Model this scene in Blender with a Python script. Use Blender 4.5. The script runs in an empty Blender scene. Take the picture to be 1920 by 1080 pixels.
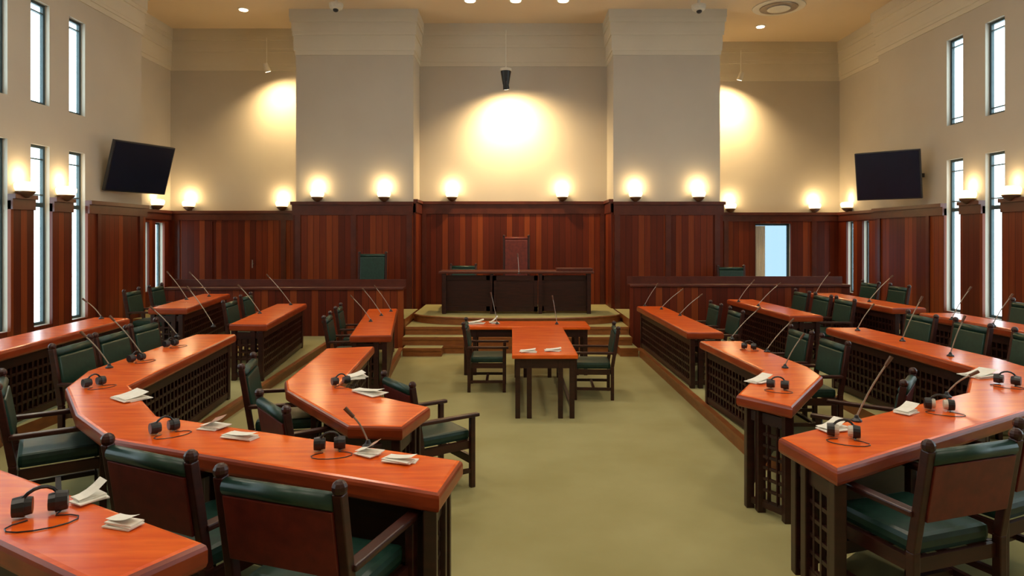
import bpy, bmesh, math, random
from mathutils import Vector, Matrix
random.seed(7)
SC = bpy.context.scene
C = SC.collection
# ---------------------------------------------------------------- camera
F = 1250.0; CX = 960.0; HY = 445.0; EYE = 2.2
cam_d = bpy.data.cameras.new('camera'); cam = bpy.data.objects.new('camera', cam_d); C.objects.link(cam)
cam.location = (0, 0, EYE); cam.rotation_euler = (math.pi/2, 0, 0)
cam_d.sensor_width = 36; cam_d.lens = 36*F/1920; cam_d.shift_y = -(540-HY)/1920
cam_d.clip_start = 0.05; cam_d.clip_end = 200
SC.camera = cam
SC.view_settings.view_transform = 'Standard'; SC.view_settings.look = 'None'
SC.view_settings.gamma = 1; SC.view_settings.use_curve_mapping = False
SC.view_settings.exposure = 0.0
# ---------------------------------------------------------------- sky
W = bpy.data.worlds.new('world'); SC.world = W; W.use_nodes = True
bg = W.node_tree.nodes['Background']; bg.inputs[0].default_value = (0.80, 0.93, 1.0, 1); bg.inputs[1].default_value = 6.0
# added room fill (unseen ceiling luminaires over the chamber floor; rims are built further down)
CEIL_Z = 7.3
FILL_LUM = [(x, y) for x in (-3.6, 0.2, 4.0) for y in (0.5, 5.0, 9.5)]
FILL_W = 62
WARM = (1.0, 0.80, 0.55)
for i, (x, y) in enumerate(FILL_LUM):
    l = bpy.data.lights.new('ceiling_fill_lamp', 'AREA'); l.shape = 'DISK'; l.size = 1.0; l.energy = FILL_W; l.color = (1.0, 0.89, 0.73)
    o = bpy.data.objects.new('ceiling_fill_lamp', l); o.location = (x, y, CEIL_Z-0.08); C.objects.link(o)

def at(px, py, z):
    D = (EYE-z)*F/(py-HY)
    return Vector(((px-CX)*D/F, D, z))
def atD(px, py, D):
    return Vector(((px-CX)*D/F, D, EYE-(py-HY)*D/F))

# ---------------------------------------------------------------- materials
def new_mat(name, col, rough=0.5, metal=0.0, spec=0.5):
    m = bpy.data.materials.new(name); m.use_nodes = True
    b = m.node_tree.nodes['Principled BSDF']
    b.inputs['Base Color'].default_value = (*col, 1); b.inputs['Roughness'].default_value = rough
    b.inputs['Metallic'].default_value = metal; b.inputs['Specular IOR Level'].default_value = spec
    return m, m.node_tree, b
def noise_mat(name, c1, c2, scale=(4, 4, 4), rough=0.5, nscale=3.0, detail=4, coord='Object', bump=0.0, coat=0.0, spec=0.5):
    m, t, b = new_mat(name, c1, rough, 0, spec)
    tc = t.nodes.new('ShaderNodeTexCoord'); mp = t.nodes.new('ShaderNodeMapping'); mp.inputs['Scale'].default_value = scale
    n = t.nodes.new('ShaderNodeTexNoise'); n.inputs['Scale'].default_value = nscale; n.inputs['Detail'].default_value = detail
    r = t.nodes.new('ShaderNodeValToRGB'); r.color_ramp.elements[0].color = (*c1, 1); r.color_ramp.elements[1].color = (*c2, 1)
    r.color_ramp.elements[0].position = .3; r.color_ramp.elements[1].position = .7
    t.links.new(tc.outputs[coord], mp.inputs[0]); t.links.new(mp.outputs[0], n.inputs[0]); t.links.new(n.outputs[0], r.inputs[0])
    t.links.new(r.outputs[0], b.inputs['Base Color'])
    if bump:
        bp = t.nodes.new('ShaderNodeBump'); bp.inputs['Strength'].default_value = bump
        t.links.new(n.outputs[0], bp.inputs['Height']); t.links.new(bp.outputs[0], b.inputs['Normal'])
    b.inputs['Coat Weight'].default_value = coat; b.inputs['Coat Roughness'].default_value = .12
    return m
M = {}
M['top'] = noise_mat('polished_red_wood', (0.93, 0.165, 0.014), (0.70, 0.080, 0.008), (1.2, 9, 6), 0.22, 2.5, 6, spec=.45, coat=0.0)
M['edge'] = noise_mat('red_wood_shaded_edge', (0.36, 0.055, 0.012), (0.22, 0.03, 0.008), (2, 2, 9), 0.28, 2.5, 6, spec=.5)  # desktop wood with the shade of its side faces painted in
M['dark'] = noise_mat('dark_mahogany', (0.040, 0.0085, 0.005), (0.017, 0.004, 0.003), (2, 2, 14), 0.38, 2.0, 4)
M['frame'] = noise_mat('chair_wood', (0.050, 0.010, 0.006), (0.022, 0.005, 0.0035), (3, 3, 12), 0.35, 2.0, 4)
M['redleather'] = noise_mat('red_brown_panel', (0.17, 0.022, 0.012), (0.10, 0.012, 0.008), (5, 5, 5), 0.42, 3)
M['green'] = noise_mat('green_leather', (0.012, 0.050, 0.032), (0.007, 0.030, 0.022), (6, 6, 6), 0.38, 4, bump=.05)
M['carpet'] = noise_mat('olive_carpet', (0.385, 0.35, 0.165), (0.325, 0.29, 0.125), (1, 1, 1), 0.95, 1.3, 8, 'Object', spec=.1)
M['kerb'] = noise_mat('kerb_wood', (0.30, 0.10, 0.022), (0.20, 0.06, 0.014), (3, 3, 10), 0.4, 2)
M['wall'] = noise_mat('cream_wall_paint', (0.53, 0.485, 0.41), (0.50, 0.455, 0.385), (.6, .6, .6), 0.85, 2, spec=.2)
M['moulding'] = noise_mat('cream_moulding_paint', (0.66, 0.61, 0.50), (0.63, 0.58, 0.475), (.6, .6, .6), 0.7, 2, spec=.2)
M['ceiling'] = noise_mat('warm_ceiling_paint', (0.72, 0.59, 0.42), (0.69, 0.56, 0.395), (.5, .5, .5), 0.9, 2, spec=.1)
M['black'] = noise_mat('black_plastic', (0.012, 0.012, 0.014), (0.02, 0.02, 0.022), (9, 9, 9), 0.35, 3)
M['paper'] = noise_mat('white_paper', (0.90, 0.87, 0.78), (0.82, 0.78, 0.68), (9, 9, 9), 0.8, 3)
M['steel'] = noise_mat('brushed_metal', (0.42, 0.36, 0.30), (0.34, 0.29, 0.24), (9, 9, 9), 0.35, 3); M['steel'].node_tree.nodes['Principled BSDF'].inputs['Metallic'].default_value = .6
M['winframe'] = noise_mat('window_frame_paint', (0.035, 0.065, 0.075), (0.025, 0.05, 0.06), (4, 4, 4), 0.5, 3)
M['screen'] = noise_mat('dark_screen', (0.002, 0.006, 0.022), (0.0015, 0.005, 0.018), (2, 2, 2), 0.25, 2)
M['bronze'] = noise_mat('bronze_metal', (0.14, 0.06, 0.03), (0.10, 0.045, 0.02), (6, 6, 6), 0.4, 3)
M['white'] = noise_mat('white_plastic', (0.7, 0.66, 0.56), (0.66, 0.62, 0.52), (6, 6, 6), 0.5, 3)
def emis(name, col, s):
    m = bpy.data.materials.new(name); m.use_nodes = True; t = m.node_tree
    t.nodes.remove(t.nodes['Principled BSDF']); e = t.nodes.new('ShaderNodeEmission')
    e.inputs[0].default_value = (*col, 1); e.inputs[1].default_value = s
    t.links.new(e.outputs[0], t.nodes['Material Output'].inputs[0]); return m
M['bowl'] = emis('lit_bowl_glass', (1.0, 0.74, 0.36), 3.6)
M['lamp'] = emis('lit_lamp_glass', (1.0, 0.86, 0.62), 5.0)
def glass_mat(name, tint):
    m = bpy.data.materials.new(name); m.use_nodes = True; t = m.node_tree
    t.nodes.remove(t.nodes['Principled BSDF'])
    a = t.nodes.new('ShaderNodeBsdfTransparent'); a.inputs[0].default_value = (*tint, 1)
    g = t.nodes.new('ShaderNodeBsdfGlossy'); g.inputs['Roughness'].default_value = .05
    x = t.nodes.new('ShaderNodeMixShader'); x.inputs[0].default_value = .06
    t.links.new(a.outputs[0], x.inputs[1]); t.links.new(g.outputs[0], x.inputs[2]); t.links.new(x.outputs[0], t.nodes['Material Output'].inputs[0])
    return m
M['glass'] = glass_mat('window_glass', (0.95, 1, 1))
M['blueglass'] = glass_mat('pale_blue_glass', (0.35, 0.41, 0.45))
def panel_mat(name, cols, bw=0.19):
    m, t, b = new_mat(name, cols[0], 0.40, 0, .3)
    g = t.nodes.new('ShaderNodeNewGeometry'); s = t.nodes.new('ShaderNodeSeparateXYZ'); t.links.new(g.outputs['Position'], s.inputs[0])
    def mth(op, a, bb=None):
        n = t.nodes.new('ShaderNodeMath'); n.operation = op
        for i, v in enumerate((a, bb)):
            if v is None: continue
            if isinstance(v, (int, float)): n.inputs[i].default_value = v
            else: t.links.new(v, n.inputs[i])
        return n.outputs[0]
    u = mth('DIVIDE', mth('ADD', s.outputs[0], s.outputs[1]), bw)
    fl = mth('FLOOR', u); fr = mth('FRACT', u)
    wn = t.nodes.new('ShaderNodeTexWhiteNoise'); wn.noise_dimensions = '1D'; t.links.new(fl, wn.inputs['W'])
    mp = t.nodes.new('ShaderNodeMapping'); mp.inputs['Scale'].default_value = (14, 14, 1.0); t.links.new(g.outputs['Position'], mp.inputs[0])
    n = t.nodes.new('ShaderNodeTexNoise'); n.inputs['Scale'].default_value = 1.2; n.inputs['Detail'].default_value = 5; t.links.new(mp.outputs[0], n.inputs[0])
    v = mth('ADD', mth('MULTIPLY', wn.outputs[0], 0.65), mth('MULTIPLY', n.outputs[0], 0.35))
    r = t.nodes.new('ShaderNodeValToRGB'); e = r.color_ramp.elements
    e[0].position = .12; e[0].color = (*cols[0], 1); e[1].position = .85; e[1].color = (*cols[2], 1)
    k = e.new(.5); k.color = (*cols[1], 1); t.links.new(v, r.inputs[0])
    seam = mth('GREATER_THAN', mth('ABSOLUTE', mth('SUBTRACT', fr, 0.5)), 0.47)
    mx = t.nodes.new('ShaderNodeMix'); mx.data_type = 'RGBA'; t.links.new(seam, mx.inputs[0]); t.links.new(r.outputs[0], mx.inputs[6])
    mx.inputs[7].default_value = (cols[0][0]*.45, cols[0][1]*.45, cols[0][2]*.45, 1)
    t.links.new(mx.outputs[2], b.inputs['Base Color']); return m
M['panel'] = panel_mat('mahogany_wall_boards', ((0.070, 0.010, 0.004), (0.14, 0.020, 0.006), (0.25, 0.050, 0.010)), 0.14)
M['cap'] = noise_mat('mahogany_rail', (0.11, 0.022, 0.011), (0.07, 0.014, 0.008), (3, 3, 3), 0.35, 2)

# ---------------------------------------------------------------- mesh helpers
class MB:
    def __init__(s): s.bm = bmesh.new()
    def box(s, c, d, rot=None, bev=0.0):
        v = bmesh.ops.create_cube(s.bm, size=1)['verts']
        bmesh.ops.scale(s.bm, vec=d, verts=v)
        if bev:
            e = list({e for x in v for e in x.link_edges})
            r = bmesh.ops.bevel(s.bm, geom=e, offset=bev, segments=2, affect='EDGES', profile=.6)
            v = list({x for x in r['verts']} | {x for x in v if x.is_valid})
        if rot is not None: bmesh.ops.rotate(s.bm, cent=(0, 0, 0), matrix=rot, verts=v)
        bmesh.ops.translate(s.bm, vec=c, verts=v); return s
    def span(s, a, b, bev=0.0):
        return s.box([(a[i]+b[i])/2 for i in range(3)], [abs(b[i]-a[i]) for i in range(3)], bev=bev)
    def beam(s, a, b, w, h, bev=0.0):
        a = Vector(a); b = Vector(b); d = b-a; q = d.to_track_quat('Y', 'Z').to_matrix()
        return s.box((a+b)/2, (w, d.length, h), q, bev)
    def cyl(s, a, b, r1, r2=None, seg=12):
        a = Vector(a); b = Vector(b); d = b-a; r2 = r1 if r2 is None else r2
        v = bmesh.ops.create_cone(s.bm, cap_ends=True, segments=seg, radius1=r1, radius2=r2, depth=d.length)['verts']
        bmesh.ops.rotate(s.bm, cent=(0, 0, 0), matrix=d.to_track_quat('Z', 'Y').to_matrix(), verts=v)
        bmesh.ops.translate(s.bm, vec=(a+b)/2, verts=v); return s
    def ball(s, c, r, sc=(1, 1, 1), seg=12):
        v = bmesh.ops.create_uvsphere(s.bm, u_segments=seg, v_segments=max(6, seg//2+2), radius=r)['verts']
        bmesh.ops.scale(s.bm, vec=sc, verts=v); bmesh.ops.translate(s.bm, vec=c, verts=v); return s
    def tube(s, pts, r, seg=6):
        pts = [Vector(p) for p in pts]; rings = []
        for i, p in enumerate(pts):
            d = (pts[min(i+1, len(pts)-1)]-pts[max(i-1, 0)]).normalized()
            q = d.to_track_quat('Z', 'Y').to_matrix()
            rr = r[i] if isinstance(r, (list, tuple)) else r
            rings.append([s.bm.verts.new(p+q@Vector((rr*math.cos(2*math.pi*k/seg), rr*math.sin(2*math.pi*k/seg), 0))) for k in range(seg)])
        for a, b in zip(rings, rings[1:]):
            for k in range(seg): s.bm.faces.new((a[k], a[(k+1) % seg], b[(k+1) % seg], b[k]))
        s.bm.faces.new(rings[0][::-1]); s.bm.faces.new(rings[-1]); return s
    def lathe(s, c, prof, seg=20):
        c = Vector(c); rings = []
        for r, z in prof: rings.append([s.bm.verts.new(c+Vector((r*math.cos(2*math.pi*k/seg), r*math.sin(2*math.pi*k/seg), z))) for k in range(seg)])
        for a, b in zip(rings, rings[1:]):
            for k in range(seg): s.bm.faces.new((a[k], a[(k+1) % seg], b[(k+1) % seg], b[k]))
        s.bm.faces.new(rings[0][::-1]); s.bm.faces.new(rings[-1]); return s
    def prism(s, pts, z0, z1, bev=0.0, seg=3):
        vs = [s.bm.verts.new((p[0], p[1], z0)) for p in pts]
        f = s.bm.faces.new(vs); f.normal_update()
        if f.normal.z < 0: f.normal_flip()
        top = bmesh.ops.extrude_face_region(s.bm, geom=[f]); tv = [g for g in top['geom'] if isinstance(g, bmesh.types.BMVert)]
        bmesh.ops.translate(s.bm, vec=(0, 0, z1-z0), verts=tv)
        if bev:
            te = [g for g in top['geom'] if isinstance(g, bmesh.types.BMEdge)]
            be = [e for e in f.edges if e.is_valid]
            bmesh.ops.bevel(s.bm, geom=te+be, offset=bev, segments=seg, affect='EDGES', profile=.5)
        return s
    def build(s, name, mat, parent=None, loc=None, rz=0, smooth=False, mats=None):
        bmesh.ops.recalc_face_normals(s.bm, faces=s.bm.faces)
        me = bpy.data.meshes.new(name)
        org = None
        if loc is not None:
            org = Vector(loc)
        s.bm.to_mesh(me); s.bm.free()
        if smooth:
            for p in me.polygons: p.use_smooth = True
        o = bpy.data.objects.new(name, me); C.objects.link(o)
        for m in (mats or [mat]): me.materials.append(m)
        if org is not None: o.location = org
        o.rotation_euler.z = rz
        if parent: o.parent = parent
        return o
def tag(o, label=None, cat=None, group=None, kind=None):
    if label: o['label'] = label
    if cat: o['category'] = cat
    if group: o['group'] = group
    if kind: o['kind'] = kind
    return o
def empty(name, loc=(0, 0, 0), rz=0):
    o = bpy.data.objects.new(name, None); C.objects.link(o); o.location = loc; o.rotation_euler = (0, 0, rz); o.empty_display_size = .1
    return o
KIDS = {}
def copy_tree(o, parent=None):
    c = o.copy(); C.objects.link(c)
    if parent: c.parent = parent
    for ch in list(o.children): copy_tree(ch, c)
    return c
def struct(o): o['kind'] = 'structure'; return o

# ---------------------------------------------------------------- room shell
def wall_boxes(mb, axis, p0, p1, u0, u1, z0, z1, holes):
    """wall of thickness p0..p1 across axis ('x': plane x=const, runs along y), with rectangular holes (u0,u1,z0,z1)"""
    us = sorted({u0, u1, *[min(max(h[0], u0), u1) for h in holes], *[min(max(h[1], u0), u1) for h in holes]})
    zs = sorted({z0, z1, *[min(max(h[2], z0), z1) for h in holes], *[min(max(h[3], z0), z1) for h in holes]})
    for a, b in zip(us, us[1:]):
        run = None
        for c, d in list(zip(zs, zs[1:]))+[(None, None)]:
            solid = c is not None and not any(h[0] < (a+b)/2 < h[1] and h[2] < (c+d)/2 < h[3] for h in holes)
            if solid and b-a > 1e-6 and d-c > 1e-6: run = (run[0], d) if run else (c, d)
            elif run:
                if axis == 'x': mb.span((p0, a, run[0]), (p1, b, run[1]))
                else: mb.span((a, p0, run[0]), (b, p1, run[1]))
                run = None
XL, XR = -7.5, 8.3
EL, ER = 13.5, 15.1          # where the window walls end
RXL, RXR = -8.4, 8.6         # recess side walls
RDL, RDR = 16.4, 17.5        # recess back walls
CLX0, CLX1, CRX0, CRX1 = -4.86, -2.22, 2.28, 4.68
CD, ND = 15.0, 16.0
BACK = -4.0
ZT = CEIL_Z
WLO, WUP = (0.8, 3.67), (4.32, 5.95)
LC = [11.5-.9*k for k in range(11)]
RC = [12.5-1.04*k for k in range(11)]
def slots(cs, w): return [(c-w/2, c+w/2, *z) for c in cs for z in (WLO, WUP)]
HL, HR = slots(LC, .42), slots(RC, .46)
SL = [(15.10, 15.34, .95, 2.55), (15.62, 16.02, .95, 2.55)]
SR = [(15.98, 16.28, .8, 2.6), (16.7, 17.05, .8, 2.6)]
BW = (6.37, 7.30, 1.05, 2.56)
T = .14
mb = MB(); wall_boxes(mb, 'x', XL-T, XL, BACK, EL, 0, ZT, HL)
mb.span((RXL-T, EL-T, 0), (XL-T, EL, ZT)); wall_boxes(mb, 'x', RXL-T, RXL, EL, RDL, 0, ZT, SL)
struct(mb.build('wall_left', M['wall']))
mb = MB(); wall_boxes(mb, 'x', XR, XR+T, BACK, ER, 0, ZT, HR)
mb.span((XR+T, ER-T, 0), (RXR+T, ER, ZT)); wall_boxes(mb, 'x', RXR, RXR+T, ER, RDR, 0, ZT, SR)
struct(mb.build('wall_right', M['wall']))
mb = MB(); mb.span((RXL-T, RDL, 0), (CLX0, RDL+.2, ZT)); mb.span((CLX0, CD, 0), (CLX1, RDL+.2, ZT)); mb.span((CLX1, ND, 0), (CRX0, RDL+.2, ZT))
mb.span((CRX0, CD, 0), (CRX1, RDR+.2, ZT)); wall_boxes(mb, 'y', RDR, RDR+.2, CRX1, RXR+T, 0, ZT, [BW])
struct(mb.build('wall_far', M['wall']))
mb = MB(); mb.span((RXL, BACK-.2, 0), (RXR, BACK, ZT)); struct(mb.build('wall_back', M['wall']))
mb = MB(); mb.span((-9, BACK-.3, ZT), (9, 18, ZT+.2)); struct(mb.build('ceiling', M['ceiling']))
mb = MB(); mb.span((-9, BACK-.3, -.2), (9, 18, 0)); struct(mb.build('floor', M['carpet']))

# plan polyline of the room's inner faces from left-front to right-front
PLAN = [(XL, BACK), (XL, EL), (RXL, EL), (RXL, RDL), (CLX0, RDL), (CLX0, CD), (CLX1, CD), (CLX1, ND), (CRX0, ND), (CRX0, CD), (CRX1, CD), (CRX1, RDR), (RXR, RDR), (RXR, ER), (XR, ER), (XR, BACK)]
def offset(pts, d):
    """offset an open polyline to its right-hand side (into the room) by d"""
    out = []
    for i, p in enumerate(pts):
        p = Vector(p); ns = []
        if i > 0: t = (p-Vector(pts[i-1])).normalized(); ns.append(Vector((t.y, -t.x)))
        if i < len(pts)-1: t = (Vector(pts[i+1])-p).normalized(); ns.append(Vector((t.y, -t.x)))
        if len(ns) == 2:
            b = (ns[0]+ns[1]); k = 1+ns[0].dot(ns[1])
            out.append(p+b/k*d)
        else: out.append(p+ns[0]*d)
    return out
def strip(mb, pts, d0, d1, z0, z1):
    a = offset(pts, d0); b = offset(pts, d1)
    for i in range(len(pts)-1):
        q = [a[i], a[i+1], b[i+1], b[i]]
        mb.prism([(v.x, v.y) for v in q], z0, z1)
mb = MB()
for d, z0, z1 in ((.02, 6.30, 6.40), (.04, 6.40, 6.46), (.045, 6.46, 6.74), (.07, 6.74, 6.82), (.08, 6.82, 7.02), (.11, 7.02, 7.12), (.12, 7.12, ZT)):
    strip(mb, PLAN, -.01, d, z0, z1)
struct(mb.build('trim_1', M['moulding']))
# wood panelling: segments with their own top height
def wood(name, segs, holes_l=(), holes_r=()):
    mb = MB(); cb = MB()
    for (i0, i1, z) in segs:
        pts = PLAN[i0:i1+1]
        strip(mb, pts, .0, .05, 0, z-.1); strip(cb, pts, .0, .10, z-.07, z); strip(cb, pts, .0, .07, z-.30, z-.07)
    return mb, cb
mb, cb = wood('x', [(4, 6, 3.0), (6, 9, 3.06), (9, 11, 3.0)])
# recess back walls and side walls with their openings
DOOR = (-7.35, -6.25, .6, 2.58)
wall_boxes(mb, 'y', RDL-.05, RDL, RXL, CLX0, 0, 2.75, [DOOR])
wall_boxes(mb, 'y', RDR-.05, RDR, CRX1, RXR, 0, 2.75, [BW])
wall_boxes(mb, 'x', RXL, RXL+.05, EL, RDL-.05, 0, 2.75, SL)
wall_boxes(mb, 'x', RXR-.05, RXR, ER, RDR-.05, 0, 2.75, SR)
mb.span((RXL, EL, 0), (XL+.05, EL+.05, 2.75)); mb.span((XR-.05, ER, 0), (RXR, ER+.05, 2.75))
wall_boxes(mb, 'x', XL, XL+.05, BACK, EL, 0, 2.75, HL)
wall_boxes(mb, 'x', XR-.05, XR, BACK, ER, 0, 2.75, HR)
for (ax, p, q, u0, u1, hs) in (('y', RDL-.08, RDL, RXL, CLX0, []), ('y', RDR-.08, RDR, CRX1, RXR, []), ('x', RXL, RXL+.08, EL, RDL, []), ('x', RXR-.08, RXR, ER, RDR, []),
                              ('x', XL, XL+.08, BACK, EL+.08, HL), ('x', XR-.08, XR, BACK, ER+.08, HR)):
    wall_boxes(cb, ax, p, q, u0, u1, 2.62, 2.78, hs)
    e = .04
    wall_boxes(cb, ax, p-(e if p in (RDL-.08, RDR-.08, RXR-.08, XR-.08) else 0), q+(e if p in (RXL, XL) else 0), u0, u1, 2.78, 2.85, hs)
cb.span((RXL, EL, 2.62), (XL, EL+.08, 2.85)); cb.span((XR, ER, 2.62), (RXR, ER+.08, 2.85))
struct(mb.build('trim_2', M['panel'])); struct(cb.build('trim_3', M['cap']))
# broader stiles dividing the boards into bays
mb = MB()
def stile(x, y, z0, z1, w=.12, ax='y'):
    if ax == 'y': mb.span((x-w/2, y-.03, z0), (x+w/2, y, z1))
    else: mb.span((x, y-w/2, z0), (x+.03, y+w/2, z1))
for x in (-4.8, -3.55, -2.3): stile(x, CD-.05, 0, 2.7)
for x in (2.36, 3.5, 4.6): stile(x, CD-.05, 0, 2.7)
for x in (-2.1, 2.16): stile(x, ND-.05, .6, 2.76, .10)
for x in (-8.2, -5.6): stile(x, RDL-.05, .6, 2.62)
for x in (5.6, 7.9): stile(x, RDR-.05, .6, 2.62)
for y in (12.0, 13.35): stile(XL+.05, y, 0, 2.62, .1, 'x')
for y in (13.2, 14.95): stile(XR-.08, y, 0, 2.62, .1, 'x')
struct(mb.build('trim_4', M['cap']))

# windows: frame with glass pane
nwin = [0]
def window(axis, p, u0, u1, z0, z1, out, bars=(), fw=.045, glass=None, fmat=None):
    """p = inner face, out = direction of outside (+-1)"""
    nwin[0] += 1
    a, b = p+out*.075, p+out*.125
    mb = MB()
    def bx(ua, ub, za, zb, aa=a, bb=b):
        if axis == 'x': mb.span((aa, ua, za), (bb, ub, zb))
        else: mb.span((ua, aa, za), (ub, bb, zb))
    bx(u0, u0+fw, z0, z1); bx(u1-fw, u1, z0, z1); bx(u0+fw, u1-fw, z0, z0+fw); bx(u0+fw, u1-fw, z1-fw, z1)
    for zb_, h in bars: bx(u0+fw, u1-fw, zb_-h/2, zb_+h/2)
    o = struct(mb.build('window_%d' % nwin[0], fmat or M['winframe']))
    mb = MB(); m_ = (a+b)/2; bx(u0+fw, u1-fw, z0+fw, z1-fw, m_-.003, m_+.003)
    mb.build('pane', glass or M['glass'], o)
    # sky portal in the opening
    l = bpy.data.lights.new('window_sky', 'AREA'); l.shape = 'RECTANGLE'; l.size = u1-u0; l.size_y = z1-z0; l.energy = 1; l.cycles.is_portal = True
    q = bpy.data.objects.new('window_sky', l); C.objects.link(q)
    pp = p+out*.16; um = (u0+u1)/2; zm = (z0+z1)/2
    d = Vector((-out, 0, 0)) if axis == 'x' else Vector((0, -out, 0))
    q.location = (pp, um, zm) if axis == 'x' else (um, pp, zm)
    q.rotation_euler = d.to_track_quat('-Z', 'Z').to_euler()
for h in HL: window('x', XL, *h, -1, bars=(((2.72, .07), (2.88, .02), (3.45, .02)) if h[2] < 1 else ((5.8, .02),)))
for h in HR: window('x', XR, *h, 1, bars=(((2.72, .07), (2.88, .02), (3.45, .02)) if h[2] < 1 else ((5.8, .02), (4.45, .02))))
for h in SL: window('x', RXL, *h, -1)
for h in SR: window('x', RXR, *h, 1)
window('y', RDR, *BW, 1, bars=((1.15, .03),), fw=.05, glass=M['blueglass'])
mb = MB()
for k in range(7): mb.cyl((BW[0]+.06+.035*k, RDR+.05, 1.1), (BW[0]+.06+.035*k, RDR+.05, 2.5), .022, seg=8)
tag(mb.build('curtain', M['white']), 'narrow grey curtain at the left side of the bright blue window', 'curtain')

# door in the left recess
mb = MB(); mb.span((DOOR[0], RDL-.03, DOOR[2]), (DOOR[1], RDL-.005, DOOR[3])); d = struct(mb.build('door_1', M['panel']))
mb = MB(); mb.cyl((DOOR[1]-.1, RDL-.03, 1.55), (DOOR[1]-.1, RDL-.09, 1.55), .014); mb.cyl((DOOR[1]-.1, RDL-.09, 1.45), (DOOR[1]-.1, RDL-.09, 1.65), .014); mb.build('door_handle', M['steel'], d)

# ---------------------------------------------------------------- raised floors
def tier(name, pts, z0, z1, edge=None):
    mb = MB(); mb.prism(pts, z0, z1); bm = mb.bm; bmesh.ops.recalc_face_normals(bm, faces=bm.faces)
    for f in bm.faces: f.material_index = 0 if abs(f.normal.z) > .5 else 1
    o = struct(mb.build(name, None, mats=[M['carpet'], M['kerb']]))
    return o
T1, T2, T3, TG = .15, .27, .39, .6
KL1 = [(-2.05, 12.3), (-1.72, 8.0), (-1.62, 5.95), (-1.15, 5.35), (-.85, 4.95), (-.92, 4.1), (-1.2, 4.0)]
KL2 = [(-3.42, 13.1), (-3.25, 8.5), (-3.2, 7.0), (-2.98, 5.4), (-2.3, 4.43), (-.36, 3.6), (-.36, BACK)]
tier('floor_tier', [(-3.42, 12.3)]+KL1+[(-2.3, 4.43), (-2.98, 5.4), (-3.2, 7.0), (-3.25, 8.5)], 0, T1)
KL3 = [(-4.75, 13.1), (-4.72, 6.2), (-4.5, 5.6), (-3.4, 3.85), (-2.35, 3.1), (-1.1, 2.36), (-1.1, BACK)]
tier('floor_tier', KL2+KL3[::-1], 0, T2)
tier('floor_tier', KL3+[(XL+.05, BACK), (XL+.05, 13.1)], 0, T3)
KR1 = [(2.35, 12.3), (2.35, 6.35), (2.95, 5.75), (3.35, 5.2)]
KR2 = [(3.95, 13.1), (3.95, 6.0), (3.35, 5.15), (1.68, 3.72), (1.68, BACK)]
tier('floor_tier', KR1+[(3.95, 6.0), (3.95, 12.3)], 0, T1)
KR3 = [(5.5, 13.1), (5.5, 5.2), (3.9, 3.6), (2.5, 2.2), (2.5, BACK)]
tier('floor_tier', KR2+KR3[::-1], 0, T2)
tier('floor_tier', KR3+[(XR-.05, BACK), (XR-.05, 13.1)], 0, T3)
# nosing strips along the two aisle kerbs
def nosing(pts, z, w=.07):
    mb = MB()
    for a, b in zip(pts, pts[1:]): mb.beam((*a, z), (*b, z), w, .03)
    return mb
struct(nosing(KL1[:6], T1).build('trim_5', M['kerb'])); struct(nosing(KR1[:2], T1).build('trim_6', M['kerb'])); struct(nosing(KL2[:5], T2).build('trim_7', M['kerb']))
# gallery floors, steps and dais
tier('floor_gallery', [(-8.3, 13.1), (-2.1, 13.1), (-2.1, 14.9), (-4.95, 14.9), (-4.95, 16.3), (-8.3, 16.3)], 0, TG)
tier('floor_gallery', [(2.3, 13.1), (8.2, 13.1), (8.2, 17.4), (4.75, 17.4), (4.75, 14.9), (2.3, 14.9)], 0, TG)
def steps(x0, x1, y0, y1, z, name='step'):
    mb = MB(); mb.prism([(x0, y0), (x1, y0), (x1, y1), (x0, y1)], z-.15, z)
    bmesh.ops.recalc_face_normals(mb.bm, faces=mb.bm.faces)
    for f in mb.bm.faces: f.material_index = 0 if abs(f.normal.z) > .5 else 1
    mb.span((x0, y0-.012, z-.045), (x1, y0+.03, z+.004)); mb.bm.faces.ensure_lookup_table()
    for f in mb.bm.faces[-6:]: f.material_index = 1
    return struct(mb.build('floor_step', None, mats=[M['carpet'], M['kerb']]))
steps(-2.02, -1.3, 12.3, 15.9, .15); steps(2.0, 2.33, 12.3, 15.9, .15)
steps(-1.3, 2.0, 12.62, 15.9, .15); steps(-2.08, 2.28, 12.65, 15.9, .3); steps(-2.08, 2.28, 13.0, 15.9, .45)
pts = [(-2.05, 15.9), (-2.05, 13.95)]+[(0.12+2.15*math.cos(a), 14.0+.85*math.sin(a)) for a in [math.pi+math.pi*k/24 for k in range(1, 24)]]+[(2.26, 13.95), (2.26, 15.9)]
tier('floor_dais', pts, .45, .6)
mb = MB(); mb.tube([(p[0], p[1], .59) for p in pts[1:-1]], .02); struct(mb.build('trim_8', M['kerb']))

# ---------------------------------------------------------------- desks
def poly_offset_inner(inner, centre, d):
    out = []
    for i, p in enumerate(inner):
        p = Vector(p); ns = []
        for a, b in ((i-1, i), (i, i+1)):
            if a < 0 or b >= len(inner): continue
            t = (Vector(inner[b])-Vector(inner[a])).normalized(); n = Vector((t.y, -t.x))
            ns.append(n)
        b_ = sum(ns, Vector((0, 0))); k = 1+ns[0].dot(ns[-1]) if len(ns) == 2 else 1
        out.append(p+(b_/k if len(ns) == 2 else b_)*d)
    return out
def lattice(mb, a, b, z0, z1, n=None, th=.025):
    """pierced grille between two plan points"""
    a = Vector(a); b = Vector(b); L = (b-a).length
    n = n or max(3, int(L/.085))
    for k in range(n+1):
        p = a.lerp(b, k/n); mb.beam((p.x, p.y, z0), (p.x, p.y, z1), th, .022)
    m = max(4, int((z1-z0)/.085))
    for k in range(m+1):
        z = z0+(z1-z0)*k/m; mb.beam((a.x, a.y, z), (b.x, b.y, z), .02, th)
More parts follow.
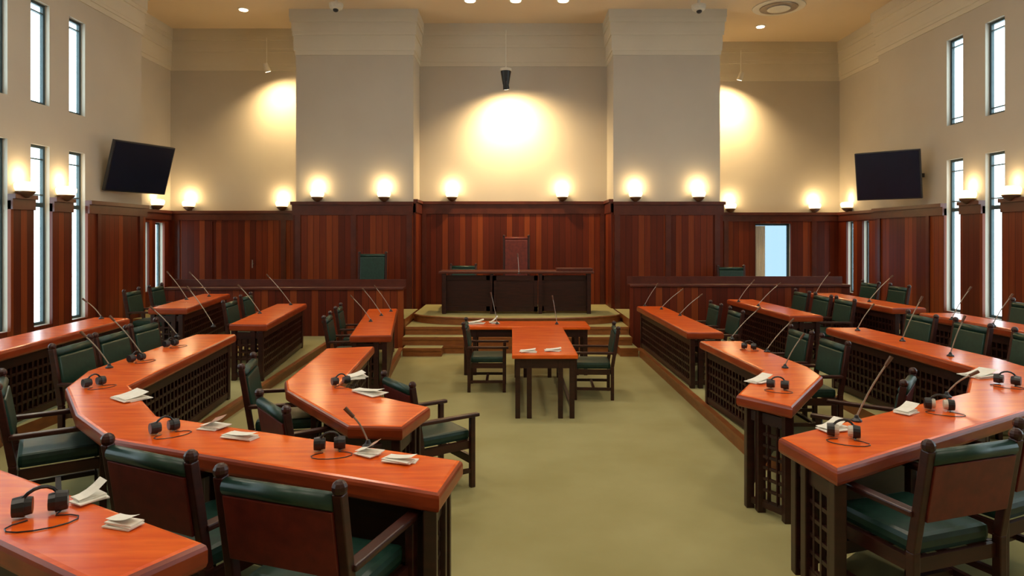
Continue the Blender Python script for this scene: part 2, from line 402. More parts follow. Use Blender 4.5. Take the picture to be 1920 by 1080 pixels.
def desk(label, inner, outer, top, base, side, base_near=None, near_i=-1, th=.10, group='long curved desks of the chamber', grille=True):
    """inner: plan points of the edge towards the aisle, outer: towards the chairs; side = +1 if the chairs lie on the left of inner's direction"""
    c = [sum(p[0] for p in inner+outer)/len(inner+outer), sum(p[1] for p in inner+outer)/len(inner+outer)]
    root = empty('curved_desk', (c[0], c[1], base)); tag(root, label, 'desk', group)
    def L(p): return (p[0]-c[0], p[1]-c[1])
    poly = [L(p) for p in inner]+[L(p) for p in outer[::-1]]
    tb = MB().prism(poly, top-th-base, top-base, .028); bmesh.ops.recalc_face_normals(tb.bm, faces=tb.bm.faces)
    for f in tb.bm.faces: f.material_index = 0 if f.normal.z > .75 else 1  # all but the upper face gets the wood darkened as shade
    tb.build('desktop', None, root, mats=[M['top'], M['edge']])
    ii = [L(p) for p in inner]; oo = [L(p) for p in outer]
    side = -side; io = poly_offset_inner(ii, None, .09*side)
    z0, z1 = .03, top-th-base
    # front panel: boards with a grille band
    fp = MB()
    # pull panel ends inwards
    q = [Vector(v) for v in io]
    q[0] = q[0]+(q[1]-q[0]).normalized()*.06; q[-1] = q[-1]+(q[-2]-q[-1]).normalized()*.06
    for a, b in zip(q, q[1:]):
        if grille: lattice(fp, a, b, z0+.06, z1-.08)
        fp.beam((a.x, a.y, z0+.03), (b.x, b.y, z0+.03), .045, .07); fp.beam((a.x, a.y, z1-.05), (b.x, b.y, z1-.05), .045, .10)
        if not grille: fp.beam((a.x, a.y, (z0+z1)/2), (b.x, b.y, (z0+z1)/2), .03, z1-z0)
    fpo = fp.build('front_panel', M['dark'], root)
    # backing boards behind the grille
    bb = MB()
    q2 = poly_offset_inner([tuple(v) for v in q], None, .03*side)
    for a, b in zip(q2, q2[1:]):
        bb.beam((a.x, a.y, (z0+z1)/2), (b.x, b.y, (z0+z1)/2), .012, z1-z0-.02)
    if grille: bb.build('backing_board', M['dark'], fpo)
    # posts
    def post(p, zb=0):
        MB().span((p[0]-.032, p[1]-.032, zb), (p[0]+.032, p[1]+.032, z1), .006).build('leg', M['dark'], root)
    for v in q[1:-1]: post(v)
    for a, b, zb, e in ((q[0], oo[0], 0, 0), (q[-1], oo[-1], (base_near if base_near is not None else 0), 1)):
        b = Vector(b); nb = Vector(oo[1] if e == 0 else oo[-2]); b = b+(nb-b).normalized()*.06
        t = (b-a); ln = t.length; t.normalize()
        p0 = a; p1 = a+t*.11; p2 = a+t*(ln-.06)
        post(p0, zb); post(p1, zb); post(p2, zb)
        g = MB(); lattice(g, p1, p2, zb+.10, z1-.10, n=max(3, int((p2-p1).length/.07)), th=.022)
        g.beam((p0.x, p0.y, zb+.07), (p2.x, p2.y, zb+.07), .03, .05); g.beam((p0.x, p0.y, z1-.06), (p2.x, p2.y, z1-.06), .03, .08)
        g.build('end_grille', M['dark'], root)
    return root
GD = 'long curved desks of the chamber'
Z1, Z2, Z3 = .92, 1.04, 1.16
# left side, first row
desk('bent two-winged desk of the left front row, chair standing at its aisle end', [(-1.62, 7.85), (-1.5, 5.8), (-1.05, 5.38), (-.62, 5.05)], [(-2.15, 7.7), (-2.03, 5.95), (-1.9, 5.6), (-1.12, 4.54), (-.74, 4.50)], Z1, T1, -1, base_near=-T1)
desk('straight short desk of the left front row nearest the steps', [(-2.06, 12.0), (-1.58, 8.75)], [(-2.58, 11.95), (-2.12, 8.7)], Z1, T1, -1)
desk('large bent desk in the left foreground with bright orange top and pale rounded corner', [(-3.31, 8.0), (-3.0, 5.24), (-2.31, 4.35), (-.256, 3.48)],
     [(-3.80, 8.0), (-3.70, 5.8), (-3.46, 5.16), (-2.87, 4.38), (-2.31, 3.83), (-.33, 3.02)], Z2, T2, -1)
desk('straight short desk of the left second row beyond the foreground desk', [(-3.60, 11.7), (-3.27, 8.9)], [(-4.12, 11.65), (-3.80, 8.95)], Z2, T2, -1)
desk('straight desk of the left outer row beside the panelled wall end', [(-5.2, 12.3), (-4.78, 9.8)], [(-5.72, 12.3), (-5.35, 9.8)], Z3, T3, -1)
desk('long desk of the left outer row under the tall narrow windows', [(-4.93, 8.6), (-4.78, 7.2), (-4.62, 5.7)], [(-5.45, 8.7), (-5.30, 7.2), (-5.15, 5.6)], Z3, T3, -1)
desk('desk cut off by the lower left corner of the photo', [(-3.2, 3.53), (-1.04, 2.28)], [(-3.38, 3.22), (-1.22, 1.97)], Z3, T3, -1)
# right side
desk('straight desk of the right front row nearest the steps', [(2.32, 12.4), (2.36, 9.0)], [(2.82, 12.4), (2.86, 9.0)], Z1, T1, 1)
desk('bent desk of the right front row with the sawn-off orange end in the aisle', [(2.32, 8.25), (2.42, 6.45), (1.83, 5.44)], [(2.84, 8.25), (2.94, 6.6), (2.87, 6.15), (2.12, 5.04)], Z1, T1, 1, base_near=-T1)
desk('straight desk of the right second row farthest from the camera', [(4.03, 12.5), (4.12, 9.9)], [(4.53, 12.5), (4.62, 9.9)], Z2, T2, 1)
desk('large bent desk in the right foreground running back from its orange aisle end', [(4.05, 8.6), (4.10, 5.95), (3.40, 5.0), (1.55, 3.88)], [(4.55, 8.6), (4.68, 6.4), (4.60, 5.75), (4.2, 5.05), (3.48, 4.48), (1.63, 3.34)], Z2, T2, 1)
desk('straight desk of the right outer row farthest from the camera', [(5.58, 12.5), (5.62, 9.85)], [(6.08, 12.5), (6.12, 9.85)], Z3, T3, 1)
desk('long desk of the right outer row under the tall narrow windows', [(5.62, 9.2), (5.66, 5.4)], [(6.12, 9.2), (6.16, 5.4)], Z3, T3, 1)
# gallery counters at the back
def counter(label, x0, x1, y, ztop, group):
    r = empty('gallery_counter', ((x0+x1)/2, y, 0)); tag(r, label, 'counter', group); w = (x1-x0)/2
    MB().span((-w, -.03, ztop-.05), (w, .30, ztop), .012).build('ledge', M['cap'], r)
    MB().span((-w, 0, T1 if x0 > -3 and False else .0), (w, .04, ztop-.05)).build('front_panel', M['panel'], r)
    b = MB(); b.span((-w, .30, ztop+.10), (w, .34, ztop+.14)); b.span((-w, .30, ztop-.05), (w, .33, ztop+.10)); b.build('back_rail', M['cap'], r)
counter('long panelled counter across the left gallery behind the desks', -6.8, -2.12, 13.02, 1.22, 'gallery counters')
counter('long panelled counter across the right gallery in front of the bright doorway window', 2.3, 6.6, 13.02, 1.28, 'gallery counters')
# presiding desk
pd = empty('presiding_desk', (0.09, 14.25, .6)); tag(pd, 'wide dark presiding desk with three bays on the raised dais', 'desk')
MB().span((-1.62, -.35, .84), (1.62, .40, .89), .012).build('desktop', M['cap'], pd)
for x0, x1 in ((-1.55, -.55), (-.5, .45), (.5, 1.55)):
    m = MB(); yy = -.30 if abs(x0+.5) < .01 else -.22
    m.span((x0, yy, .05), (x1, yy+.03, .80))
    for a in (x0, x1-.08): m.span((a, yy-.02, .05), (a+.08, yy, .80))
    for z in (.05, .70): m.span((x0, yy-.02, z), (x1, yy, z+.10))
    m.build('front_panel', M['dark'], pd)
for x in (-1.55, -.55, .46, 1.48): MB().span((x, -.32, 0), (x+.08, -.24, .84)).build('leg', M['dark'], pd)
for x in (-1.57, 1.52): MB().span((x, -.2, 0), (x+.04, .36, .84)).build('side_panel', M['dark'], pd)
# small writing box on the presiding desk right end
mb = MB(); mb.span((-.38, -.2, 0), (.38, .2, .06), .01)
tag(mb.build('document_box', M['cap'], loc=(1.32, 14.2, 1.49)), 'low reddish wooden box on the right end of the presiding desk', 'box')
# clerks' T-shaped table: two tables
def table(name, label, cx, cy, w, d, h, group=None):
    r = empty(name, (cx, cy, 0)); tag(r, label, 'table', group)
    MB().span((-w/2, -d/2, h-.05), (w/2, d/2, h), .012).build('tabletop', M['top'], r)
    a = MB(); i = .06
    for s in (-1, 1):
        a.span((-w/2+i, s*(d/2-i)-.015, h-.17), (w/2-i, s*(d/2-i)+.015, h-.05)); a.span((s*(w/2-i)-.015, -d/2+i, h-.17), (s*(w/2-i)+.015, d/2-i, h-.05))
    a.build('apron', M['dark'], r)
    for sx in (-1, 1):
        for sy in (-1, 1):
            for k in (0, 1):
                x = sx*(w/2-.07-.14*k); y = sy*(d/2-.07)
                MB().span((x-.03, y-.03, 0), (x+.03, y+.03, h-.05), .005).build('leg', M['dark'], r)
    g = MB(); 
    for sx in (-1, 1):
        g.beam((sx*(w/2-.07), -d/2+.08, .12), (sx*(w/2-.07), d/2-.08, .12), .04, .05)
    g.build('stretcher', M['dark'], r)
    return r
table('clerk_table', "long orange-topped table pointing down the middle of the chamber", .40, 9.3, .80, 2.5, .78)
table('clerk_table', 'wide table set crosswise in front of the dais steps', .22, 10.95, 2.05, .72, .78)

# ---------------------------------------------------------------- chairs
def make_chair(tall=0.0, name='armchair', pad='green'):
    r = empty(name); H = .95+tall
    def b(name, m, mb, sm=False): return mb.build(name, m, r, smooth=sm)
    # seat
    MB().box((0, .01, .455), (.50, .48, .09), bev=.03).build('seat', M['green'], r)
    f = MB()
    for s in (-1, 1): f.span((s*.265-.016, -.22, .34), (s*.265+.016, .24, .41))
    f.span((-.26, .23, .34), (.26, .255, .41)); f.span((-.26, -.25, .34), (.26, -.225, .41)); f.build('seat_frame', M['frame'], r)
    lean = .08
    for s in (-1, 1):
        MB().beam((s*.285, -.25, 0), (s*.285, -.25, .45), .045, .045, .006).build('leg', M['frame'], r)
        MB().beam((s*.285, .25, 0), (s*.285, .25, .62), .045, .045, .006).build('leg', M['frame'], r)
        st = MB(); st.beam((s*.285, -.25, .45), (s*.285, -.25-lean, H), .045, .045, .006)
        st.ball((s*.285, -.25-lean, H+.02), .032, seg=10); st.build('back_post', M['frame'], r)
        a = MB(); a.beam((s*.29, -.27, .635), (s*.29, .31, .635), .06, .03, .008); a.build('armrest', M['frame'], r)
        sr = MB(); sr.beam((s*.285, -.23, .15), (s*.285, .23, .15), .03, .035); sr.build('stretcher', M['frame'], r)
    sr = MB(); sr.beam((-.28, 0, .15), (.28, 0, .15), .035, .03); sr.beam((-.27, .25, .24), (.27, .25, .24), .03, .07); sr.build('stretcher', M['frame'], r)
    def ly(z): return -.25-lean*(z-.45)/(H-.45)
    z0, z1 = .60, H-.07
    g = MB(); q = Vector((0, ly(z1)-ly(z0), z1-z0)).to_track_quat('Z', 'Y').to_matrix()
    br = MB().box((0, ly((z0+z1)/2)-.022, (z0+z1)/2), (.525, .018, z1-z0), q, .004).build('backrest', M['redleather'], r)
    MB().box((0, ly((z0+z1)/2)+.014, (z0+z1)/2), (.52, .045, z1-z0), q, .015).build('back_cushion', M[pad], br)
    MB().cyl((-.262, ly(H-.035), H-.04), (.262, ly(H-.035), H-.04), .036, seg=14).build('top_roll', M[pad], br, smooth=True)
    return r
proto = make_chair(); proto_used = [False]
GC = 'green leather armchairs with wooden frames'
def chair(x, y, z, fx, fy, label, src=None, group=GC):
    if src is None:
        if not proto_used[0]: o = proto; proto_used[0] = True
        else: o = copy_tree(proto)
    else: o = src
    o.location = (x, y, z); o.rotation_euler = (0, 0, math.atan2(-fx, fy)); tag(o, label, 'chair', group); return o
A = chair
A(-.82, 2.96, T2, .33, .94, 'nearest armchair on the left, seen from behind, at the aisle end of the foreground desk')
A(-1.52, 3.34, T2, .43, .90, 'armchair seen from behind, between the nearest left armchair and the pale rounded desk corner')
A(-3.19, 4.69, T2, .82, .57, 'armchair standing sideways at the rounded corner of the left foreground desk')
A(-3.72, 6.15, T2, 1, .05, 'armchair tucked in behind the left foreground desk, the nearest of three in its side wing')
A(-3.76, 6.82, T2, 1, .05, 'armchair tucked in behind the left foreground desk, the middle of three in its side wing')
A(-3.80, 7.49, T2, 1, .05, 'armchair tucked in behind the left foreground desk, the farthest of three in its side wing')
A(-4.12, 11.18, T2, 1, .1, 'far armchair behind the short second-row desk on the left')
A(-3.98, 10.2, T2, 1, .1, 'nearer armchair behind the short second-row desk on the left')
A(-1.32, 4.60, T1, .8, .6, 'armchair with red-brown back panel behind the bent front-row desk on the left')
A(-1.99, 5.90, T1, .97, .2, 'armchair with its green back showing at the outer bend of the left front-row desk')
A(-2.24, 9.3, T1, 1, .12, 'nearer armchair behind the short front-row desk on the left')
A(-2.40, 10.5, T1, 1, .12, 'farther armchair behind the short front-row desk on the left')
A(-5.75, 10.7, T3, 1, .15, 'nearer armchair behind the outer left desk beside the panelled wall end')
A(-5.90, 11.7, T3, 1, .15, 'farther armchair behind the outer left desk beside the panelled wall end')
A(-.72, 5.97, 0, .82, .57, 'armchair standing out on the carpet at the aisle end of the left front-row desk')
A(1.12, 9.3, 0, -1, .05, 'armchair on the right side of the long middle table, facing left')
A(-.36, 9.75, 0, 1, 0, 'armchair in shade on the left side of the long middle table')
A(3.0, 10.9, T1, -1, 0, 'far armchair behind the straight front-row desk on the right')
A(3.0, 9.9, T1, -1, 0, 'near armchair behind the straight front-row desk on the right')
A(3.05, 7.80, T1, -1, 0, 'far armchair behind the bent front-row desk on the right')
A(3.08, 7.05, T1, -1, 0, 'middle armchair behind the bent front-row desk on the right')
A(2.80, 5.35, T1, -.8, .6, 'armchair at the angled end wing of the bent front-row desk on the right')
A(4.85, 11.9, T2, -1, 0, 'farthest of three armchairs behind the far second-row desk on the right')
A(4.85, 11.1, T2, -1, 0, 'middle of three armchairs behind the far second-row desk on the right')
A(4.87, 10.4, T2, -1, 0, 'nearest of three armchairs behind the far second-row desk on the right')
A(4.80, 8.35, T2, -1, 0, 'farthest armchair behind the side wing of the large right foreground desk')
A(4.85, 7.5, T2, -1, 0, 'middle armchair behind the side wing of the large right foreground desk')
A(4.90, 6.65, T2, -1, 0, 'nearest armchair behind the side wing of the large right foreground desk')
A(2.08, 3.47, T2, -.32, .95, 'large armchair seen from behind at the right foreground desk, fully in the picture')
A(2.74, 3.86, T2, -.42, .91, 'armchair at the right foreground desk cut by the right edge of the photo')
A(6.42, 12.55, T3, -1, 0, 'farther of two armchairs behind the far outer desk on the right')
A(6.44, 11.65, T3, -1, 0, 'nearer of two armchairs behind the far outer desk on the right')
A(6.42, 8.7, T3, -1, 0, 'armchair behind the near outer desk on the right below the windows')
A(-1.12, 15.05, TG, 0, -1, 'armchair behind the left bay of the presiding desk')
A(4.80, 14.3, TG, 0, -1, 'armchair behind the right gallery counter beside the bright window')
A(-2.98, 13.95, TG, 0, -1, 'high-backed green chair behind the left gallery counter', make_chair(.30, 'high_back_chair'), None)
throne = make_chair(.66, 'throne_chair', 'redleather'); A(.10, 15.1, TG, 0, -1, 'tall red-brown presiding chair in the centre of the dais', throne, None)

# ---------------------------------------------------------------- wall lamps
def make_sconce():
    r = empty('wall_sconce')
    MB().lathe((0, .11, 0), [(.03, -.10), (.08, -.07), (.125, -.02), (.13, 0)], 20).build('bracket', M['bronze'], r, smooth=True)
    MB().span((-.03, -.0, -.09), (.03, .10, -.03)).build('mount', M['bronze'], r)
    MB().lathe((0, .11, 0), [(.125, .0), (.15, .05), (.155, .10), (.13, .135), (.05, .15)], 20).build('shade', M['bowl'], r, smooth=True)
    return r
sc0 = make_sconce(); sc_used = [False]
def sconce(x, y, z, nx, ny, label, e=16):
    if not sc_used[0]: o = sc0; sc_used[0] = True
    else: o = copy_tree(sc0)
    o.location = (x, y, z); o.rotation_euler.z = math.atan2(-nx, ny); tag(o, label, 'wall lamp', 'lit bowl lamps above the panelling')
    l = bpy.data.lights.new('sconce_light', 'POINT'); l.energy = e; l.color = (1, .70, .34); l.shadow_soft_size = .06
    q = bpy.data.objects.new('sconce_light', l); q.location = (x+nx*.13, y+ny*.13, z+.24); C.objects.link(q)
zc = 3.10
sconce(-3.55-.80, CD, zc, 0, -1, 'left one of the two bowl lamps on the projecting wall left of the centre')
sconce(-2.86, CD, zc, 0, -1, 'right one of the two bowl lamps on the projecting wall left of the centre')
sconce(2.76, CD, zc, 0, -1, 'left one of the two bowl lamps on the projecting wall right of the centre')
sconce(4.17, CD, zc, 0, -1, 'right one of the two bowl lamps on the projecting wall right of the centre')
sconce(-1.43, ND, 3.16, 0, -1, 'left bowl lamp in the central niche above the presiding desk')
sconce(1.20, ND, 3.16, 0, -1, 'right bowl lamp in the central niche above the presiding desk')
sconce(-7.9, RDL, 2.95, 0, -1, 'left bowl lamp on the back wall of the left recess')
sconce(-5.62, RDL, 2.95, 0, -1, 'right bowl lamp on the back wall of the left recess')
sconce(5.7, RDR, 2.95, 0, -1, 'left bowl lamp on the back wall of the right recess')
sconce(7.9, RDR, 2.95, 0, -1, 'right bowl lamp on the back wall of the right recess')
sconce(RXL, 15.6, 2.95, 1, 0, 'bowl lamp on the side wall of the left recess below the screen', 10)
sconce(RXR, 16.9, 2.95, -1, 0, 'bowl lamp on the side wall of the right recess near the corner', 10)
sconce(XL, 10.13, 2.90, 1, 0, 'bowl lamp between the windows at the left edge of the photo', 10)
sconce(XL, 11.05, 2.90, 1, 0, 'bowl lamp between the two fully visible left windows', 10)
sconce(XR, 12.0, 2.90, -1, 0, 'bowl lamp between the two fully visible right windows', 10)
sconce(XR, 10.95, 2.90, -1, 0, 'bowl lamp between the windows at the right edge of the photo', 6)

# ---------------------------------------------------------------- spotlights
def spot(x, y, z, tx, ty, tz, e, ang, label, kind='spotlight', dark=False, blend=1.0, big=0):
    r = empty(kind, (x, y, z)); tag(r, label, 'spotlight', 'spotlights under the cornice')
    d = (Vector((tx, ty, tz))-Vector((x, y, z))).normalized()
    MB().cyl((0, 0, 0), (0, 0, 6.9-z), .012).build('rod', M['white'], r)
    if big: MB().cyl((0, 0, .30), (0, 0, .36), .13, .13, 16).build('bracket', M['white'], r); MB().cyl((0, 0, 0), (0, 0, .30), .07, .12, 16).build('housing', M['black'], r)
    MB().cyl(d*-.10, d*.10, .055, .075, 16).build('lamp_body', M['black'] if dark else M['white'], r)
    MB().cyl(d*.10, d*.108, .06, .06, 16).build('lens', M['lamp'], r)
    l = bpy.data.lights.new('spot_beam', 'SPOT'); l.energy = e; l.spot_size = math.radians(ang); l.spot_blend = blend; l.color = (1, .70, .34); l.shadow_soft_size = .05
    q = bpy.data.objects.new('spot_beam', l); q.location = Vector((x, y, z))+d*.13; q.rotation_euler = d.to_track_quat('-Z', 'Y').to_euler(); C.objects.link(q)
spot(-5.78, 15.7, 6.2, -5.25, 16.4, 4.0, 380, 155, 'small spotlight washing the wall of the left recess')
spot(5.75, 16.75, 6.25, 5.15, 17.5, 4.0, 700, 155, 'small spotlight washing the wall of the right recess')
spot(-.14, 15.1, 5.66, .05, 16.0, 3.9, 820, 155, 'dark cylindrical spotlight hanging before the bright niche wall', dark=True, big=1.0)
# ceiling fittings
def downlight(x, y, label, r=.09):
    o = empty('ceiling_downlight', (x, y, CEIL_Z)); tag(o, label, 'ceiling light', 'small round lights in the ceiling')
    MB().lathe((0, 0, 0), [(r*1.35, -.015), (r*1.4, 0)], 20).build('rim', M['white'], o)
    MB().lathe((0, 0, 0), [(r, -.03), (r*1.05, -.016)], 20).build('lens', M['lamp'], o)
downlight(-6.0, 15.8-.9, 'small bright light in the ceiling before the left recess'); downlight(6.0, 16.1, 'small bright light in the ceiling before the right recess')
for x, w in ((-.9, 'left'), (.08, 'middle'), (1.1, 'right')): downlight(x, 14.32, '%s one of the three lights at the top centre of the photo' % w, .11)
for x, y in FILL_LUM:  # rims around the unseen, added fill lamps
    o = empty('fill_luminaire', (x, y, CEIL_Z)); tag(o, 'added unseen fill luminaire, %s of its row, %s row from the camera' % ({-3.6: 'left', .2: 'middle', 4.0: 'right'}[x], {.5: 'first', 5.0: 'second', 9.5: 'third'}[y]), 'ceiling light', 'added fill luminaires')
    MB().lathe((0, 0, 0), [(.56, -.05), (.58, 0)], 28).build('rim', M['white'], o)
def diffuser(x, y, rr, label):
    o = empty('air_diffuser', (x, y, CEIL_Z)); tag(o, label, 'air vent', 'round vents in the ceiling')
    for k in range(3): MB().lathe((0, 0, 0), [(rr*(1-.28*k), -.02-.02*k), (rr*(1-.28*k)*1.02, -.008-.02*k)], 28).build('ring', M['steel' if k % 2 else 'white'], o)
diffuser(5.9, 14.75, .55, 'large round air vent in the ceiling at the upper right'); 
def dome(x, y, z, label):
    o = empty('dome_camera', (x, y, z)); tag(o, label, 'security camera', 'ceiling cameras')
    MB().cyl((0, 0, 0), (0, 0, CEIL_Z-z), .03).build('stem', M['white'], o)
    MB().lathe((0, 0, -.08), [(.06, 0), (.13, .04), (.15, .10), (.15, .14)], 18).build('housing', M['white'], o)
    MB().ball((0, -.03, -.08), .06, (1, 1, .8)).build('lens', M['black'], o)
dome(-3.72, 14.1, 7.08, 'small ceiling camera at the top left above the projecting wall'); dome(3.95, 14.1, 7.05, 'small ceiling camera at the top right above the projecting wall')

# ---------------------------------------------------------------- wall screens
def screen(c1, c2, h, tilt, wallx, label):
    a = Vector(c1); b = Vector(c2); mid = (a+b)/2; u = (b-a).normalized(); w = (b-a).length
    n = Vector((u.y, -u.x, 0));
    r = empty('wall_screen', mid); tag(r, label, 'television', 'wall-mounted screens')
    rot = Matrix((u, -n, Vector((0, 0, 1)))).transposed()      # columns: x=u, y=back, z=up
    rot = rot @ Matrix.Rotation(tilt, 3, 'X')
    MB().box((0, 0, 0), (w, .07, h), rot, .012).build('casing', M['black'], r)
    MB().box(rot@Vector((0, -.037, 0)), (w-.05, .006, h-.05), rot).build('screen_glass', M['screen'], r)
    MB().beam(rot@Vector((0, .03, 0)), (wallx-mid.x, 0, 0), .08, .08).build('wall_bracket', M['black'], r)
zs = 3.51
screen((-7.30, 12.05, zs), (-6.80, 13.22, zs), .96, math.radians(18), XL, 'dark screen tilted down on the left wall beside the windows')
screen((7.15, 13.85, 3.45), (8.02, 13.05, 3.45), .98, math.radians(12), XR, 'dark screen tilted down on the right wall beside the windows')

# ---------------------------------------------------------------- microphones
def mic(bx, by, tx, ty, z, label, thick=.0055):
    p = at(bx, by, z); t = atD(tx, ty, p.y); d = t-p
    r = empty('gooseneck_microphone', p); tag(r, label, 'microphone', 'gooseneck microphones on the desks')
    MB().lathe((0, 0, 0), [(.032, .0005), (.032, .01), (.016, .022), (.010, .04)], 12).build('base', M['black'], r)
    pts = [Vector((0, 0, .03))+(d-Vector((0, 0, .03)))*s+Vector((0, 0, .018*math.sin(math.pi*s))) for s in (0, .2, .4, .6, .8, 1)]
    MB().tube(pts, thick).build('stem', M['steel'], r)
    e = (pts[-1]-pts[-2]).normalized(); MB().cyl(pts[-1], pts[-1]+e*.07, .011, .013, 8).build('head', M['bronze'], r)
MD = [
 (400, 613, 357, 545, Z2, 'microphone at the far end of the left foreground desk, leaning left'),
 (332, 632, 290, 582, Z2, 'microphone near the far end of the left foreground desk, next to last'),
 (265, 668, 215, 602, Z2, 'microphone halfway along the side wing of the left foreground desk'),
 (205, 690, 162, 632, Z2, 'microphone by the headset near the pale corner of the left foreground desk'),
 (190, 598, 163, 566, Z3, 'microphone on the long outer left desk under the windows'),
 (350, 562, 318, 515, Z3, 'left microphone on the outer left desk by the wall end'),
 (392, 556, 360, 515, Z3, 'right microphone on the outer left desk by the wall end'),
 (487, 588, 452, 540, Z2, 'nearer microphone on the short second-row desk on the left'),
 (545, 572, 505, 520, Z2, 'farther microphone on the short second-row desk on the left'),
 (695, 603, 663, 560, Z1, 'nearest microphone on the short front-row desk on the left'),
 (715, 592, 684, 546, Z1, 'middle microphone on the short front-row desk on the left'),
 (733, 584, 706, 541, Z1, 'farthest microphone on the short front-row desk on the left'),
 (690, 838, 663, 782, Z2, 'microphone near the aisle end of the left foreground desk'),
 (1209, 574, 1230, 537, Z1, 'farthest microphone on the straight front-row desk on the right'),
 (1240, 580, 1275, 546, Z1, 'middle microphone on the straight front-row desk on the right'),
 (1275, 592, 1311, 556, Z1, 'nearest microphone on the straight front-row desk on the right'),
 (1385, 566, 1410, 530, Z2, 'far microphone on the farthest second-row desk on the right'),
 (1422, 574, 1458, 535, Z2, 'near microphone on the farthest second-row desk on the right'),
 (1372, 636, 1418, 583, Z1, 'far microphone on the bent front-row desk on the right'),
 (1438, 660, 1480, 606, Z1, 'middle microphone on the bent front-row desk on the right'),
 (1472, 690, 1500, 636, Z1, 'near microphone with black base at the bend of the right front-row desk'),
 (1530, 552, 1552, 516, Z3, 'far microphone on the far outer desk on the right'),
 (1630, 566, 1668, 522, Z3, 'near microphone on the far outer desk on the right'),
 (1608, 620, 1632, 578, Z2, 'far microphone on the side wing of the right foreground desk'),
 (1692, 640, 1724, 566, Z2, 'middle microphone on the side wing of the right foreground desk'),
 (1782, 668, 1804, 604, Z2, 'near microphone on the side wing of the right foreground desk'),
 (1785, 600, 1815, 546, Z3, 'left microphone on the near outer desk below the right windows'),
 (1862, 612, 1892, 560, Z3, 'right microphone on the near outer desk below the right windows'),
 (1606, 790, 1660, 686, Z2, 'tall microphone by the white-edged headset at the end of the right foreground desk'),
 (1775, 745, 1818, 704, Z2, 'microphone at the inner bend of the right foreground desk'),
 (932, 608, 922, 556, .78, 'left one of the two microphones on the crosswise middle table'),
 (1044, 608, 1037, 562, .78, 'right one of the two microphones on the crosswise middle table'),
 (973, 514, 971, 482, 1.49, 'microphone on the middle of the presiding desk'),
]
for m_ in MD: mic(*m_)

# ---------------------------------------------------------------- headsets and papers
def headset(px, py, z, rz, label, s=1.0, white=False):
    p = at(px, py, z); r = empty('headset', (p.x, p.y, z), rz); s *= .72; r.scale = (s, s, s); tag(r, label, 'headset', 'black headsets left on the desks')
    pts = [(.075*math.cos(a), .02+.012*math.sin(2*a), .035+.085*math.sin(a)) for a in [math.pi*k/10 for k in range(11)]]
    MB().tube(pts, .008).build('headband', M['black'], r)
    for sx in (-1, 1):
        e = MB().cyl((sx*.055, .02, .048), (sx*.10, .02, .048), .046, .040, 14).build('earcup', M['black'], r)
        MB().cyl((sx*.028, .02, .048), (sx*.055, .02, .048), .036, .040, 14).build('ear_cushion', M['white'] if white else M['black'], e)
    cp = [(.08, .02, .01)]+[(.02+.13*math.cos(a), -.10+.07*math.sin(a), .004) for a in [math.pi*.4-k*.5 for k in range(12)]]
    MB().tube(cp, .003, 5).build('cable', M['black'], r)
HS = [
 (75, 968, Z3, .5, 'black headset with looped cable on the desk in the lower left corner', 1.2, False),
 (310, 812, Z2, .8, 'black headset on the left foreground desk above the second armchair', 1.1, False),
 (618, 846, Z2, .2, 'black headset on the left foreground desk behind the nearest armchair', 1.15, False),
 (178, 725, Z2, 1.0, 'black headset at the pale rounded corner of the left foreground desk', 1.1, False),
 (258, 678, Z2, 1.2, 'black headset halfway along the side wing of the left foreground desk', 1.1, False),
 (322, 650, Z2, 1.2, 'black headset farthest along the left foreground desk', 1.1, False),
 (640, 722, Z1, .6, 'black headset at the inner bend of the left front-row desk', 1.1, False),
 (1582, 822, Z2, -.4, 'headset with white ear cushions at the aisle end of the right foreground desk', 1.2, True),
 (1762, 770, Z2, -.4, 'headset beside papers in the middle of the right foreground desk', 1.2, True),
 (1888, 722, Z2, -.8, 'headset at the outer corner of the right foreground desk', 1.2, False),
 (1458, 730, Z1, -.5, 'headset beside white papers on the end of the right front-row desk', 1.2, False),
 (1404, 655, Z1, -.5, 'headset far along the bent right front-row desk', 1.1, False),
]
for h in HS: headset(*h)
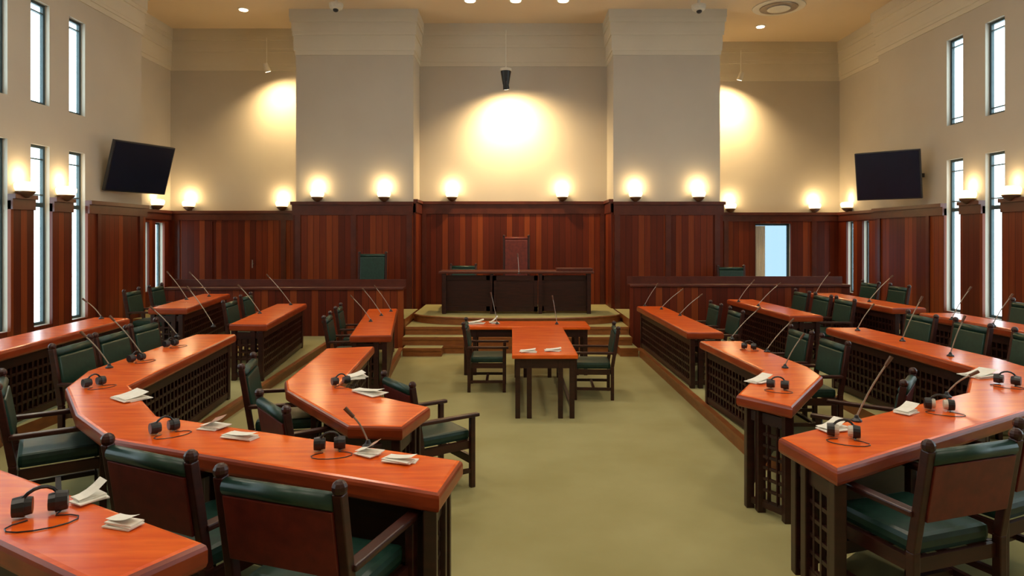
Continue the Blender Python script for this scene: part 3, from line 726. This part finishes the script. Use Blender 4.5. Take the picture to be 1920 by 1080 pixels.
def paper(px, py, z, rz, w, d, label, n=3, h=None):
    p = at(px, py, z); o = MB()
    rnd = random.Random(px)
    for k in range(n):
        o.box((rnd.uniform(-.02, .02), rnd.uniform(-.02, .02), .004+.006*k), (w, d, .005), Matrix.Rotation(rnd.uniform(-.25, .25), 3, 'Z'))
    # one curled sheet
    g = [[o.bm.verts.new((w*(i/4-.5), d*(j/3-.5)*.9, .006*n+.004+(h or .02)*(i/4)**2)) for j in range(4)] for i in range(5)]
    for i in range(4):
        for j in range(3): o.bm.faces.new((g[i][j], g[i+1][j], g[i+1][j+1], g[i][j+1]))
    tag(o.build('paper_stack', M['paper'], loc=(p.x, p.y, z+.0005), rz=rz), label, 'papers', 'white papers on the desks')
PP = [
 (168, 938, Z3, .9, .10, .08, 'crumpled white paper beside the headset on the lower left desk', .05),
 (230, 985, Z3, -.5, .12, .06, 'small white slip nearest the right end of the lower left desk', .02),
 (246, 748, Z2, .9, .16, .22, 'white papers at the inner corner of the left foreground desk', .03),
 (400, 803, Z2, -.4, .13, .10, 'crumpled white paper at the front wing of the left foreground desk', .06),
 (452, 822, Z2, -.5, .20, .08, 'flat white papers right of the crumpled one on the left foreground desk', .02),
 (690, 852, Z2, -.4, .12, .08, 'white folded paper right of the headset behind the nearest armchair', .06),
 (752, 866, Z2, -.4, .16, .07, 'flat white slip nearest the aisle end of the left foreground desk', .02),
 (668, 708, Z1, .5, .14, .16, 'white paper on the inner edge of the left front-row desk', .03),
 (690, 738, Z1, -.6, .30, .10, 'long white papers on the front wing of the left front-row desk', .03),
 (1425, 716, Z1, .6, .22, .12, 'white papers beside the headset on the end of the right front-row desk', .04),
 (1560, 806, Z2, .5, .16, .10, 'white paper behind the headset at the end of the right foreground desk', .04),
 (1700, 774, Z2, .5, .14, .10, 'white papers left of the middle headset on the right foreground desk', .04),
 (1838, 705, Z2, .5, .26, .16, 'white papers at the outer bend of the right foreground desk', .03),
 (990, 660, .78, 0, .19, .11, 'left one of two white papers on the near end of the long middle table', .02),
 (1038, 658, .78, 0, .19, .11, 'right one of two white papers on the near end of the long middle table', .02),
 (890, 607, .78, .1, .30, .20, 'white papers on the left end of the crosswise middle table', .05),
 (925, 606, .78, .2, .14, .12, 'folded white card beside the papers on the crosswise middle table', .10),
]
for q in PP: paper(*q[:7], h=q[7])
